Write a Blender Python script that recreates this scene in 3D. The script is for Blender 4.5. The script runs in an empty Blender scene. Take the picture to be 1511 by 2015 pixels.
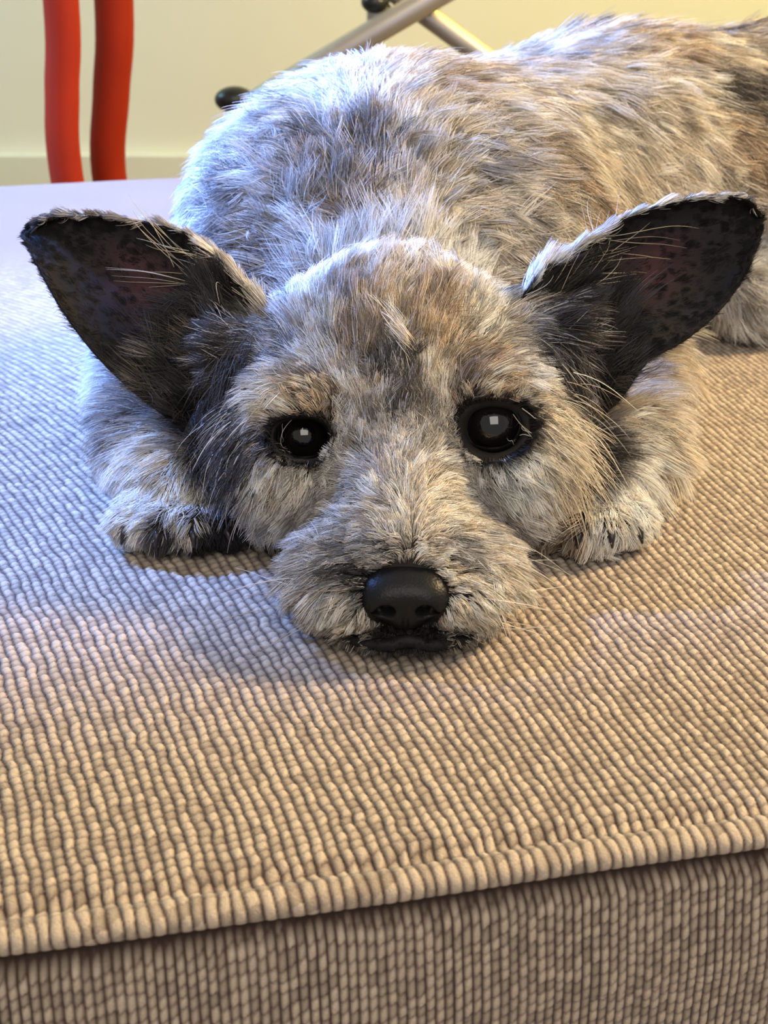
import bpy, bmesh, math, random
import numpy as np
import openvdb as vdb
from mathutils import Vector, Matrix
from mathutils.bvhtree import BVHTree
from mathutils.kdtree import KDTree

random.seed(7)
RNG = np.random.default_rng(11)
S = bpy.context.scene
COL = S.collection

# ------------------------------------------------------------------ camera
W, H, F = 1511.0, 2015.0, 2600.0            # picture frame and focal length in pixels
PITCH = math.radians(25.0)
CAMZ = 0.1875                               # above the cushion top (z = 0)
cam_data = bpy.data.cameras.new('camera')
cam = bpy.data.objects.new('camera', cam_data)
COL.objects.link(cam)
cam.location = (0, 0, CAMZ)
cam.rotation_euler = (math.pi / 2 - PITCH, 0, 0)
cam_data.sensor_fit = 'VERTICAL'
cam_data.sensor_height = 36.0
cam_data.lens = F / H * 36.0
cam_data.clip_start = 0.01
cam_data.dof.use_dof = True
cam_data.dof.focus_distance = 0.385
cam_data.dof.aperture_fstop = 30.0
S.camera = cam

# ------------------------------------------------------------------ world, lamps, exposure
S.view_settings.view_transform = 'Standard'
S.view_settings.look = 'None'
S.view_settings.gamma = 1.0
S.view_settings.use_curve_mapping = False
S.view_settings.exposure = 0.0
world = bpy.data.worlds.new('world')
S.world = world
world.use_nodes = True
world.node_tree.nodes['Background'].inputs[0].default_value = (1.0, 0.94, 0.86, 1)
world.node_tree.nodes['Background'].inputs[1].default_value = 0.36


def lamp(name, kind, loc, target, energy, color, **kw):
    d = bpy.data.lights.new(name, kind)
    d.energy = energy
    d.color = color
    for k, v in kw.items():
        setattr(d, k, v)
    o = bpy.data.objects.new(name, d)
    COL.objects.link(o)
    o.location = loc
    o.rotation_euler = (Vector(target) - Vector(loc)).to_track_quat('-Z', 'Y').to_euler()
    return o


# cool back-left window light as two narrow spots, one added for the seat, warm lamp light from the back right
lamp('dog_window_spot', 'SPOT', (-1.75, 1.65, 0.62), (0.0, 0.58, 0.14), 2200, (0.165, 0.34, 1.0),
     spot_size=math.radians(11.2), spot_blend=0.40, shadow_soft_size=0.045)  # window light cut down to a cone shaped to the dog
lamp('added_seat_spot', 'SPOT', (-1.10, 0.90, 1.20), (-0.27, 0.70, 0.0), 560, (0.165, 0.35, 1.0),
     spot_size=math.radians(29.2), spot_blend=0.30, shadow_soft_size=0.05)  # added source, shaped to give the cool pool of light its edge
lamp('reading_lamp', 'AREA', (0.85, 0.62, 0.66), (0.12, 0.45, 0.0), 21, (1.0, 0.74, 0.40), size=0.20)
lamp('face_fill', 'AREA', (0.1, -0.75, 1.15), (0.0, 0.4, 0.0), 12, (1.0, 0.93, 0.84), size=1.0)  # unseen soft fill added above and behind the camera to light the face
lamp('wall_lamp', 'AREA', (0.75, 1.35, 0.95), (0.45, 1.9, 0.1), 11.5, (1.0, 0.83, 0.14), size=0.25)
lamp('wall_daylight', 'AREA', (-1.2, 1.45, 0.8), (-0.3, 1.9, 0.1), 8, (0.36, 0.80, 1.0), size=0.3)

FAST_FUR = 1.0            # multiplier on the number of hairs


# ------------------------------------------------------------------ helpers
CP, SP = math.cos(PITCH), math.sin(PITCH)


def ray(px, py):
    """direction of the sight line through a point of the photograph, scaled to y = 1"""
    x = (px - W / 2) / F
    v = (py - H / 2) / F
    d = Vector((x, CP - v * SP, -SP - v * CP))
    return d / d.y


def P(px, py, Y):
    """world point at distance Y in front of the camera foot that is seen at (px, py)"""
    d = ray(px, py)
    return Vector((0, 0, CAMZ)) + d * Y


def empty(name, loc, label=None, cat=None, group=None):
    o = bpy.data.objects.new(name, None)
    COL.objects.link(o)
    o.location = loc
    o.empty_display_size = 0.05
    if label: o['label'] = label
    if cat: o['category'] = cat
    if group: o['group'] = group
    return o


def link(name, data, mat=None, parent=None, kind=None, label=None):
    """data is in world coordinates; the parent's offset is taken back out"""
    o = bpy.data.objects.new(name, data)
    COL.objects.link(o)
    if mat: data.materials.append(mat)
    if parent is not None:
        o.parent = parent
        off = Vector((0, 0, 0))
        p = parent
        while p is not None:
            off += p.location
            p = p.parent
        o.location = -off
    if kind: o['kind'] = kind
    if label: o['label'] = label
    return o


def mesh_np(name, v, f, smooth=True):
    """mesh from numpy arrays; f is (n, 3) or (n, 4)"""
    me = bpy.data.meshes.new(name)
    v = np.asarray(v, np.float32); f = np.asarray(f, np.int32)
    k = f.shape[1]
    me.vertices.add(len(v)); me.loops.add(f.size); me.polygons.add(len(f))
    me.vertices.foreach_set('co', v.ravel())
    me.loops.foreach_set('vertex_index', f.ravel())
    me.polygons.foreach_set('loop_start', np.arange(0, f.size, k, dtype=np.int32))
    me.polygons.foreach_set('loop_total', np.full(len(f), k, np.int32))
    me.polygons.foreach_set('use_smooth', np.full(len(f), smooth))
    me.update(); me.validate()
    return me


def bm_mesh(name, bm, smooth=True):
    me = bpy.data.meshes.new(name)
    bmesh.ops.recalc_face_normals(bm, faces=bm.faces)
    for f in bm.faces: f.smooth = smooth
    bm.to_mesh(me); bm.free()
    return me


def tube(bm, pts, radii, n=20, cap=True):
    pts = [Vector(p) for p in pts]
    rings = []
    up = Vector((0.3, 1, 0.1)).normalized()
    for i, p in enumerate(pts):
        t = (pts[min(i + 1, len(pts) - 1)] - pts[max(i - 1, 0)]).normalized()
        a = t.cross(up)
        if a.length < 1e-3: a = t.cross(Vector((1, 0, 0)))
        a.normalize(); b = t.cross(a).normalized()
        r = radii[i] if hasattr(radii, '__len__') else radii
        rings.append([bm.verts.new(p + (a * math.cos(2 * math.pi * k / n) + b * math.sin(2 * math.pi * k / n)) * r) for k in range(n)])
    for i in range(len(rings) - 1):
        for k in range(n):
            bm.faces.new((rings[i][k], rings[i][(k + 1) % n], rings[i + 1][(k + 1) % n], rings[i + 1][k]))
    if cap:
        bm.faces.new(rings[0]); bm.faces.new(rings[-1])


def spline(pts, n):
    """Catmull-Rom through the points"""
    pts = [np.array(p, float) for p in pts]
    pts = [2 * pts[0] - pts[1]] + pts + [2 * pts[-1] - pts[-2]]
    out = []
    m = len(pts) - 3
    for i in range(n):
        t = i / (n - 1) * m
        k = min(int(t), m - 1); t -= k
        a, b, c, d = pts[k:k + 4]
        out.append(0.5 * ((2 * b) + (-a + c) * t + (2 * a - 5 * b + 4 * c - d) * t * t + (-a + 3 * b - 3 * c + d) * t ** 3))
    return np.array(out)


def box(bm, lo, hi, bev=0.0):
    lo, hi = Vector(lo), Vector(hi)
    r = bmesh.ops.create_cube(bm, size=1)
    for v in r['verts']:
        v.co = Vector((lo[i] + (v.co[i] + 0.5) * (hi[i] - lo[i]) for i in range(3)))
    if bev:
        es = list({e for v in r['verts'] for e in v.link_edges})
        bmesh.ops.bevel(bm, geom=es, offset=bev, segments=3, profile=0.5, affect='EDGES')


# ------------------------------------------------------------------ node helpers
def material(name):
    m = bpy.data.materials.new(name)
    m.use_nodes = True
    nt = m.node_tree
    b = nt.nodes['Principled BSDF']
    return m, nt, b


def node(nt, typ, **kw):
    n = nt.nodes.new(typ)
    for k, v in kw.items():
        if k == 'ins':
            for i, val in v.items(): n.inputs[i].default_value = val
        else: setattr(n, k, v)
    return n


def math_n(nt, op, a, b=None):
    n = nt.nodes.new('ShaderNodeMath'); n.operation = op
    for i, x in enumerate((a, b)):
        if x is None: continue
        if isinstance(x, (int, float)): n.inputs[i].default_value = x
        else: nt.links.new(x, n.inputs[i])
    return n.outputs[0]


def plain(name, col, rough=0.6, spec=0.3, noise=0.0, scale=50, bump=0.0, metallic=0.0, coat=0.0):
    m, nt, b = material(name)
    b.inputs['Base Color'].default_value = (*col, 1)
    b.inputs['Roughness'].default_value = rough
    b.inputs['Specular IOR Level'].default_value = spec
    b.inputs['Metallic'].default_value = metallic
    b.inputs['Coat Weight'].default_value = coat
    if noise or bump:
        tc = node(nt, 'ShaderNodeTexCoord')
        nz = node(nt, 'ShaderNodeTexNoise', ins={'Scale': scale, 'Detail': 4})
        nt.links.new(tc.outputs['Object'], nz.inputs['Vector'])
        if noise:
            r = node(nt, 'ShaderNodeValToRGB')
            r.color_ramp.elements[0].position = 0.3
            r.color_ramp.elements[1].position = 0.7
            r.color_ramp.elements[0].color = (*[c * (1 - noise) for c in col], 1)
            r.color_ramp.elements[1].color = (*[min(1, c * (1 + noise)) for c in col], 1)
            nt.links.new(nz.outputs['Fac'], r.inputs[0]); nt.links.new(r.outputs[0], b.inputs['Base Color'])
        if bump:
            bp = node(nt, 'ShaderNodeBump', ins={'Strength': bump, 'Distance': 0.001})
            nt.links.new(nz.outputs['Fac'], bp.inputs['Height']); nt.links.new(bp.outputs[0], b.inputs['Normal'])
    return m


# ------------------------------------------------------------------ the room
FLOOR = -0.42
WALLY = 1.92
m_wall = plain('wall_paint', (0.80, 0.79, 0.71), 0.7, 0.2, 0.02, 4, 0.15)
m_trim = plain('trim_paint', (0.74, 0.74, 0.66), 0.45, 0.4, 0.02, 9)
m_floor, nt, b = material('floor_boards')
tc = node(nt, 'ShaderNodeTexCoord'); wv = node(nt, 'ShaderNodeTexNoise', ins={'Scale': 6.0, 'Detail': 5})
mp = node(nt, 'ShaderNodeMapping'); mp.inputs['Scale'].default_value = (1, 12, 1)
nt.links.new(tc.outputs['Object'], mp.inputs[0]); nt.links.new(mp.outputs[0], wv.inputs['Vector'])
cr = node(nt, 'ShaderNodeValToRGB')
cr.color_ramp.elements[0].color = (0.16, 0.09, 0.045, 1); cr.color_ramp.elements[1].color = (0.32, 0.20, 0.11, 1)
nt.links.new(wv.outputs['Fac'], cr.inputs[0]); nt.links.new(cr.outputs[0], b.inputs['Base Color'])
b.inputs['Roughness'].default_value = 0.4

bm = bmesh.new(); box(bm, (-1.8, -0.8, FLOOR - 0.05), (1.8, WALLY + 0.1, FLOOR - 0.006))
floor = link('floor', bm_mesh('floor', bm, False), m_floor, kind='structure')
me_board = None
for r in range(15):                                     # floor boards, each a piece of the floor
    bm = bmesh.new() if me_board is None else None
    if bm:
        box(bm, (-1.8, -0.8, FLOOR - 0.006), (1.8, -0.622, FLOOR), 0.0015)
        me_board = bm_mesh('floor_board', bm, False)
    o = link('floor_board', me_board, None if r else m_floor, floor)
    o.location = (0, r * 0.18, 0)
bm = bmesh.new(); box(bm, (-1.8, WALLY, FLOOR), (1.8, WALLY + 0.1, 2.0))
link('wall_back', bm_mesh('wall_back', bm, False), m_wall, kind='structure')
bm = bmesh.new()
zt = P(40, 300, WALLY).z
box(bm, (-1.8, WALLY - 0.018, FLOOR), (1.8, WALLY, zt), 0.004)
link('baseboard_back', bm_mesh('baseboard_back', bm, False), m_trim, kind='structure')

# ------------------------------------------------------------------ cushion of the bench: woven upholstery
YAW = math.atan(0.207)
CO = np.array([0.0, 0.2172])
UX = np.array([math.cos(YAW), math.sin(YAW)]); VX = np.array([-math.sin(YAW), math.cos(YAW)])
PW, PL = 0.0028, 0.0029          # pitch of a stitch: width, length (top)
PWF, PLF = 0.0021, 0.0031                     # width on the front boxing
DEPTH = 0.81
HALF = 0.75


def sstep(a, b, x):
    t = np.clip((x - a) / (b - a), 0, 1)
    return t * t * (3 - 2 * t)


def hash2(i, j, k=0):
    x = np.sin(i * 127.1 + j * 311.7 + k * 74.7) * 43758.5453
    return x - np.floor(x)


def soft(x, y, sc, k=0):
    """smooth value noise"""
    x = x / sc; y = y / sc
    i, j = np.floor(x), np.floor(y); fx, fy = x - i, y - j
    fx = fx * fx * (3 - 2 * fx); fy = fy * fy * (3 - 2 * fy)
    a, b_ = hash2(i, j, k), hash2(i + 1, j, k); c, d = hash2(i, j + 1, k), hash2(i + 1, j + 1, k)
    return (a * (1 - fx) + b_ * fx) * (1 - fy) + (c * (1 - fx) + d * fx) * fy


# arc-length profile across the cushion front to back: s < 0 front boxing, s > 0 top
def profile(s):
    """returns (v, z, nv, nz): position and outward normal in the (depth, height) plane"""
    R = 0.006
    q = R * math.pi / 2
    v = np.empty_like(s); z = np.empty_like(s); nv = np.empty_like(s); nz = np.empty_like(s)
    top = s >= q
    v[top] = R + s[top] - q; z[top] = 0; nv[top] = 0; nz[top] = 1
    arc = (s >= 0) & ~top
    a = s[arc] / R
    v[arc] = R - R * np.cos(a); z[arc] = -R + R * np.sin(a); nv[arc] = -np.cos(a); nz[arc] = np.sin(a)
    fr = s < 0
    t = -s[fr]
    v[fr] = -0.004 * sstep(0, 0.03, t) + 0.0; z[fr] = -R - t; nv[fr] = -1; nz[fr] = 0
    back = top & (v > DEPTH - 0.03)
    a = np.clip((v[back] - DEPTH + 0.03) / 0.03, 0, 1.25)
    z[back] = -0.03 * (1 - np.sqrt(np.clip(1 - a ** 2, 0, 1))) - 0.10 * np.clip(a - 1, 0, 1)
    v[back] = np.minimum(v[back], DEPTH)
    return v, z, nv, nz


SEAM = -0.0005
def u_lin(lo, hi, pitch):
    return np.arange(lo, hi, pitch)


# the grid fans out with distance so that its cells stay about equally fine in the stitches near the dog
s_dense = [-0.085]
while s_dense[-1] < 0.60:
    x_ = s_dense[-1]
    s_dense.append(x_ + (0.00042 if x_ < 0.012 else 0.00042 + 0.0018 * (x_ - 0.012)))
ss = np.concatenate([np.linspace(-0.15, -0.085, 8)[:-1], s_dense, np.linspace(0.604, DEPTH + 0.03, 60)])
tt = np.concatenate([np.linspace(-1, 0, 16)[:-1], np.linspace(0, 1, 760), np.linspace(1, 2, 16)[1:]])
TT, SS = np.meshgrid(tt, ss)
sc_ = np.clip(SS, 0, 0.6)
ulo = -0.115 - 0.04 * sc_; uhi = 0.115 + 0.46 * sc_
U = ulo + (uhi - ulo) * np.clip(TT, 0, 1)
U = np.where(TT < 0, ulo + (ulo + HALF) * TT, U)
U = np.where(TT > 1, uhi + (HALF - uhi) * (TT - 1), U)
fold = lambda U, SS: U + (0.15 * np.maximum(SS, 0) + 0.42 * np.maximum(SS, 0) ** 2) * (1 - sstep(-0.16, 0.20, U)) + 0.0007 * (soft(U, SS, 0.016, 3) - 0.5) + 0.0009 * (soft(U, SS, 0.0042, 13) - 0.5)
front = SS < SEAM
UT = np.where(front, U / PWF, fold(U, SS) / PW)
colid = np.floor(UT)
off = hash2(colid, np.where(front, 5.0, 1.0), 1) * 0.5 + np.where(front, 0.0, 0.5 * (colid % 2)) + np.where(front, 0.6 * hash2(colid, 8.0, 4), 0)
ST = np.where(front, SS / PLF, SS / PL) + off + 0.10 * np.sin(UT * 6.283) + 0.60 * (soft(U, SS, 0.0055, 9) - 0.5) + 0.5 * (hash2(colid, np.floor(SS / 0.03), 6) - 0.5)
rowid = np.floor(ST)
fx = (UT - colid) * 2 - 1
fy = (ST - rowid) * 2 - 1
welt = np.exp(-((SS - 0.0035) / 0.0042) ** 4)
fy = fy * (1 - 0.6 * welt)
rnd = hash2(colid, rowid, 2)
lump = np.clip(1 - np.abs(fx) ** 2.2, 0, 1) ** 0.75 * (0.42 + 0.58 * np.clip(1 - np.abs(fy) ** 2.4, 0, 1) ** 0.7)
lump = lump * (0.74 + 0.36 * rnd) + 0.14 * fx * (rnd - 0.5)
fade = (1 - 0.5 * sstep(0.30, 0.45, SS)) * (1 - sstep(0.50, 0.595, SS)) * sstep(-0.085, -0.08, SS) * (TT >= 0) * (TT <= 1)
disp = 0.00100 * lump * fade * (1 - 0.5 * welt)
# welt along the seam: a raised lip of tight stitches above a sunk stitching line
disp += 0.0010 * np.exp(-((SS - 0.0042) / 0.0024) ** 2)
disp -= 0.0018 * np.exp(-((SS - 0.0115) / 0.0025) ** 2)
lump = lump * (1 - 0.85 * np.exp(-((SS + 0.0018) / 0.0020) ** 2))  # seam groove darkened in colour, painting the shade the lamps leave out
disp -= 0.0066 * np.exp(-((SS + 0.0016) / 0.0022) ** 2)
V_, Z_, NV, NZ = profile(SS)
plump = 0.0026 * (soft(U, SS, 0.16, 21) - 1.0) * sstep(0.02, 0.08, SS)
wob = 0.0016 * (soft(U, SS * 0, 0.05, 31) - 0.5)
vv = V_ + NV * disp + wob; zz = Z_ + NZ * disp + plump
XX = CO[0] + U * UX[0] + vv * VX[0]; YY = CO[1] + U * UX[1] + vv * VX[1]
nr, nc = U.shape
idx = np.arange(nr * nc).reshape(nr, nc)
faces = np.stack([idx[:-1, :-1], idx[:-1, 1:], idx[1:, 1:], idx[1:, :-1]], -1).reshape(-1, 4)
me = mesh_np('cushion_cover', np.stack([XX, YY, zz], -1).reshape(-1, 3), faces)
uvl = me.uv_layers.new(name='weave')
li = np.empty(len(me.loops), np.int32); me.loops.foreach_get('vertex_index', li)
uvl.data.foreach_set('uv', np.stack([UT.ravel(), ST.ravel()], -1)[li].astype(np.float32).ravel())
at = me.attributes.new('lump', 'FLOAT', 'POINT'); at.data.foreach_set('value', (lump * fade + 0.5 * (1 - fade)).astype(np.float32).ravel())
at = me.attributes.new('shade_id', 'FLOAT', 'POINT'); at.data.foreach_set('value', (rnd * fade + 0.5 * (1 - fade)).astype(np.float32).ravel())

m_fab, nt, b = material('woven_upholstery')
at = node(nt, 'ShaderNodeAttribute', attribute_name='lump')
ai = node(nt, 'ShaderNodeAttribute', attribute_name='shade_id')
tc = node(nt, 'ShaderNodeTexCoord')
nz = node(nt, 'ShaderNodeTexNoise', ins={'Scale': 1700.0, 'Detail': 3, 'Roughness': 0.7})
nb = node(nt, 'ShaderNodeTexNoise', ins={'Scale': 9.0, 'Detail': 3})
nt.links.new(tc.outputs['Object'], nz.inputs['Vector']); nt.links.new(tc.outputs['Object'], nb.inputs['Vector'])
cr = node(nt, 'ShaderNodeValToRGB')                     # face yarn beige; dark brown is ground yarn plus shade painted into grooves
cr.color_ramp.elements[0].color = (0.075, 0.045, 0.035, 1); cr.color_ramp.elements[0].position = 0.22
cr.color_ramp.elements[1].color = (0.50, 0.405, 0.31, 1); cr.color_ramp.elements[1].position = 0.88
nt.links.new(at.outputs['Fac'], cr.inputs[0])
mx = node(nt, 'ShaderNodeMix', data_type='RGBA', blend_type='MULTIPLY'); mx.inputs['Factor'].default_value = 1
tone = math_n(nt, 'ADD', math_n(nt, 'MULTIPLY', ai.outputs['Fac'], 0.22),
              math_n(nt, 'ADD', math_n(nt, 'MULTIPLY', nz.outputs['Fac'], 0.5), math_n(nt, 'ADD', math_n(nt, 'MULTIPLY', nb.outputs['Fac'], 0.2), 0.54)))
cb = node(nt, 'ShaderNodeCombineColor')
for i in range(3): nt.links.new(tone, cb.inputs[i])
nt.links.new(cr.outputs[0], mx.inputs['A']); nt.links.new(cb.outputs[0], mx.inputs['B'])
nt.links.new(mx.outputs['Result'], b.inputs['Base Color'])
b.inputs['Roughness'].default_value = 0.9; b.inputs['Specular IOR Level'].default_value = 0.15
b.inputs['Sheen Weight'].default_value = 0.25; b.inputs['Sheen Roughness'].default_value = 0.5
bp = node(nt, 'ShaderNodeBump', ins={'Strength': 0.9, 'Distance': 0.0004})
nt.links.new(nz.outputs['Fac'], bp.inputs['Height']); nt.links.new(bp.outputs[0], b.inputs['Normal'])


def bench_pt(u, v, z):
    return Vector((CO[0] + u * UX[0] + v * VX[0], CO[1] + u * UX[1] + v * VX[1], z))


bench = empty('upholstered_bench', bench_pt(0, DEPTH / 2, FLOOR),
              'wide beige bench in chunky woven fabric that the dog lies on', 'bench')
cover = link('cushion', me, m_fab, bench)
m_wood = plain('dark_wood', (0.09, 0.05, 0.03), 0.45, 0.4, 0.3, 30)


def bench_box(name, u0, u1, v0, v1, z0, z1, mat, bev=0.003):
    bm = bmesh.new(); box(bm, (u0, v0, z0), (u1, v1, z1), bev)
    for v in bm.verts: v.co = bench_pt(v.co.x, v.co.y, v.co.z)
    return link(name, bm_mesh(name, bm, False), mat, bench)


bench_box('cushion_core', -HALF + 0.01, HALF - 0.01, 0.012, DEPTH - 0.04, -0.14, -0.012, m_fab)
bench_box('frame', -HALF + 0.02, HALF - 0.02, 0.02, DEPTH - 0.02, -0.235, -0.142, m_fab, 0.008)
for su in (-HALF + 0.05, HALF - 0.11):
    for sv in (0.04, DEPTH - 0.10):
        bench_box('leg', su, su + 0.06, sv, sv + 0.06, FLOOR, -0.236, m_wood)

# ------------------------------------------------------------------ red stool behind the bench
m_red = plain('red_lacquer', (0.31, 0.022, 0.006), 0.6, 0.12, 0.05, 30)
sx = [P(122, 150, 1.02).x, P(218, 150, 1.24).x]
stool = empty('red_stool', (-0.37, 1.20, FLOOR), 'tall stool with smooth curved red legs standing behind the bench', 'stool')
ZS = 0.52


def red_leg(px_top, px_mid, px_bot, Y, rt, rb):
    top = P(px_top, 0, Y); mid = P(px_mid, 180, Y); bot = P(px_bot, 340, Y)
    e = (top - mid) * 0.6
    pts = [Vector((top.x - 0.005, Y, ZS)), Vector((top.x + e.x * 0.4, Y, (ZS + top.z) / 2)), top, mid, bot,
           Vector((bot.x + 0.012, Y, -0.15)), Vector((bot.x + 0.02, Y, FLOOR))]
    c = spline(pts, 40)
    bm = bmesh.new(); tube(bm, c, [rt + (rb - rt) * i / 39 for i in range(40)], 24)
    return link('leg', bm_mesh('leg', bm), m_red, stool)


red_leg(120, 122, 130, 1.02, 0.0132, 0.0122)
red_leg(224, 219, 214, 1.22, 0.0180, 0.0145)
for Y, x in ((1.20, -0.50), (1.39, -0.45)):
    c = spline([(x, Y, ZS), (x - 0.004, Y, 0.05), (x - 0.012, Y, -0.2), (x - 0.02, Y, FLOOR)], 24)
    bm = bmesh.new(); tube(bm, c, 0.014, 24); link('leg', bm_mesh('leg', bm), m_red, stool)
bm = bmesh.new()
bmesh.ops.create_cone(bm, cap_ends=True, segments=48, radius1=0.21, radius2=0.21, depth=0.03)
bmesh.ops.translate(bm, verts=bm.verts, vec=(-0.37, 1.20, ZS + 0.012))
bmesh.ops.bevel(bm, geom=[e for e in bm.edges if len(e.link_faces) == 2 and any(len(f.verts) > 4 for f in e.link_faces)], offset=0.006, segments=3, affect='EDGES')
link('seat', bm_mesh('seat', bm, False), m_red, stool)

# ------------------------------------------------------------------ folding chair with crossed silver tubes
m_silver = plain('brushed_tube', (0.50, 0.47, 0.42), 0.38, 0.5, 0.04, 60, metallic=0.55)
m_black = plain('black_plastic', (0.012, 0.013, 0.014), 0.35, 0.5)
fold_chair = empty('folding_chair', (0.1, 1.3, FLOOR), 'folding chair with crossed silver tubes and black plastic joints behind the dog', 'chair')


def bar(a, b_, r, mat, name='tube', n=20):
    bm = bmesh.new(); a, b_ = Vector(a), Vector(b_)
    tube(bm, [a + (b_ - a) * t for t in (0, 0.02, 0.5, 0.98, 1)], [r * 0.9, r, r, r, r * 0.9], n)
    return link(name, bm_mesh(name, bm), mat, fold_chair)


YA, YB = 1.28, 1.315
foot = P(462, 196, YA)
a0 = P(690, 96, YA); a1 = P(845, 2, YA)
top_a = a1 + (a1 - a0) * 1.3
tube_end = P(505, 200, YA)
bar(tube_end, top_a, 0.0115, m_silver)
bar(foot, tube_end, 0.009, m_black, 'joint')
b0 = P(925, 92, YB); b1 = P(838, 28, YB)
top_b = b1 + (b1 - b0) * 2.6
bot_b = b0 + (b0 - b1) * 5.2
bot_b.z = max(bot_b.z, FLOOR)
bar(top_b, bot_b, 0.0105, m_silver)
c0 = P(742, 22, YA + 0.012)
bar(P(742, 55, YA + 0.02), P(738, -120, YA + 0.02), 0.0095, m_silver, 'upright')


def knuckle(c, r, name='joint'):
    bm = bmesh.new()
    bmesh.ops.create_uvsphere(bm, u_segments=24, v_segments=14, radius=1)
    for v in bm.verts:
        v.co = Vector((v.co.x * r[0], v.co.y * r[1], v.co.z * r[2])) + c
    return link(name, bm_mesh(name, bm), m_black, fold_chair)


knuckle(P(738, 4, YA + 0.015), (0.013, 0.014, 0.010))
knuckle(P(758, 30, YA + 0.03), (0.007, 0.012, 0.012))
knuckle(P(838, 12, YA + 0.02), (0.009, 0.020, 0.009))
knuckle(foot, (0.019, 0.016, 0.012))
bar(foot + Vector((0.002, 0.0, -0.005)), Vector((foot.x + 0.012, foot.y, FLOOR)), 0.009, m_black, 'leg')
bar(Vector((bot_b.x, YB, bot_b.z)), Vector((bot_b.x, YB, FLOOR)), 0.009, m_black, 'leg')

# ------------------------------------------------------------------ signed distance modelling of the dog
class Field:
    def __init__(self, lo, hi, vox):
        self.lo = np.array(lo, np.float32); self.vox = vox
        self.n = np.ceil((np.array(hi) - self.lo) / vox).astype(int)
        self.d = np.full(self.n, 0.03, np.float32)

    def region(self, lo, hi):
        a = np.clip(np.floor((np.array(lo) - self.lo) / self.vox).astype(int), 0, self.n)
        b = np.clip(np.ceil((np.array(hi) - self.lo) / self.vox).astype(int) + 1, 0, self.n)
        sl = tuple(slice(a[i], b[i]) for i in range(3))
        ax = [self.lo[i] + self.vox * np.arange(a[i], b[i], dtype=np.float32) for i in range(3)]
        return sl, ax[0][:, None, None], ax[1][None, :, None], ax[2][None, None, :]

    def merge(self, sl, dd, k, sub=False):
        a = self.d[sl]
        if sub:
            h = np.maximum(k - np.abs(-dd - a), 0) / k
            self.d[sl] = np.maximum(a, -dd) + h * h * k / 4
        else:
            h = np.maximum(k - np.abs(a - dd), 0) / k
            self.d[sl] = np.minimum(a, dd) - h * h * k / 4

    def ell(self, c, r, k=0.01, rot=None, sub=False):
        c = np.array(c); r = np.array(r, np.float32); m = max(r) + 0.03 + k
        sl, x, y, z = self.region(c - m, c + m)
        x, y, z = x - c[0], y - c[1], z - c[2]
        if rot is not None:
            M = np.array(Matrix.Rotation(rot[2], 3, 'Z') @ Matrix.Rotation(rot[1], 3, 'Y') @ Matrix.Rotation(rot[0], 3, 'X')).T
            x, y, z = (M[i, 0] * x + M[i, 1] * y + M[i, 2] * z for i in range(3))
        k0 = np.sqrt((x / r[0]) ** 2 + (y / r[1]) ** 2 + (z / r[2]) ** 2) + 1e-6
        k1 = np.sqrt((x / r[0] ** 2) ** 2 + (y / r[1] ** 2) ** 2 + (z / r[2] ** 2) ** 2) + 1e-6
        self.merge(sl, (k0 * (k0 - 1) / k1).astype(np.float32), k, sub)

    def cap(self, a, b, ra, rb, k=0.01, sub=False):
        a, b = np.array(a), np.array(b); m = max(ra, rb) + 0.03 + k
        sl, x, y, z = self.region(np.minimum(a, b) - m, np.maximum(a, b) + m)
        ba = b - a; L = ba @ ba
        t = np.clip(((x - a[0]) * ba[0] + (y - a[1]) * ba[1] + (z - a[2]) * ba[2]) / L, 0, 1)
        d = np.sqrt((x - a[0] - t * ba[0]) ** 2 + (y - a[1] - t * ba[1]) ** 2 + (z - a[2] - t * ba[2]) ** 2) - (ra + (rb - ra) * t)
        self.merge(sl, d.astype(np.float32), k, sub)

    def mesh(self, name):
        g = vdb.FloatGrid(0.03)
        g.copyFromArray(self.d)
        pts, q = g.convertToQuads(0.0)
        v = pts * self.vox + self.lo
        return v, q


def vertex_normals(v, q):
    n = np.zeros_like(v)
    fn = np.cross(v[q[:, 1]] - v[q[:, 0]], v[q[:, 2]] - v[q[:, 0]])
    for i in range(4): np.add.at(n, q[:, i], fn)
    return n / (np.linalg.norm(n, axis=1, keepdims=True) + 1e-12)


B = Field((-0.16, 0.285, -0.002), (0.36, 0.86, 0.16), 0.0014)
G = 0.003    # thickness of pressed fur between skin and seat
# torso, lying on the chest, spine running back to the right
B.ell((0.001, 0.530, 0.060), (0.072, 0.074, 0.062), 0.01)
B.cap((0.010, 0.550, 0.058), (0.110, 0.650, 0.058), 0.061, 0.064, 0.03)
B.cap((0.110, 0.650, 0.058), (0.225, 0.730, 0.058), 0.064, 0.067, 0.03)
B.ell((0.245, 0.735, 0.054), (0.080, 0.075, 0.066), 0.03)
# shoulder blades
B.ell((-0.040, 0.510, 0.070), (0.026, 0.045, 0.028), 0.03)
B.ell((0.045, 0.515, 0.072), (0.028, 0.045, 0.028), 0.03)
# haunch on the near side with folded hind leg
B.ell((0.225, 0.640, 0.045), (0.062, 0.050, 0.046), 0.02)
B.cap((0.195, 0.615, 0.024), (0.170, 0.595, 0.020), 0.020, 0.016, 0.015)
# neck
B.cap((0.0, 0.500, 0.056), (0.002, 0.440, 0.040), 0.050, 0.034, 0.025)
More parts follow.
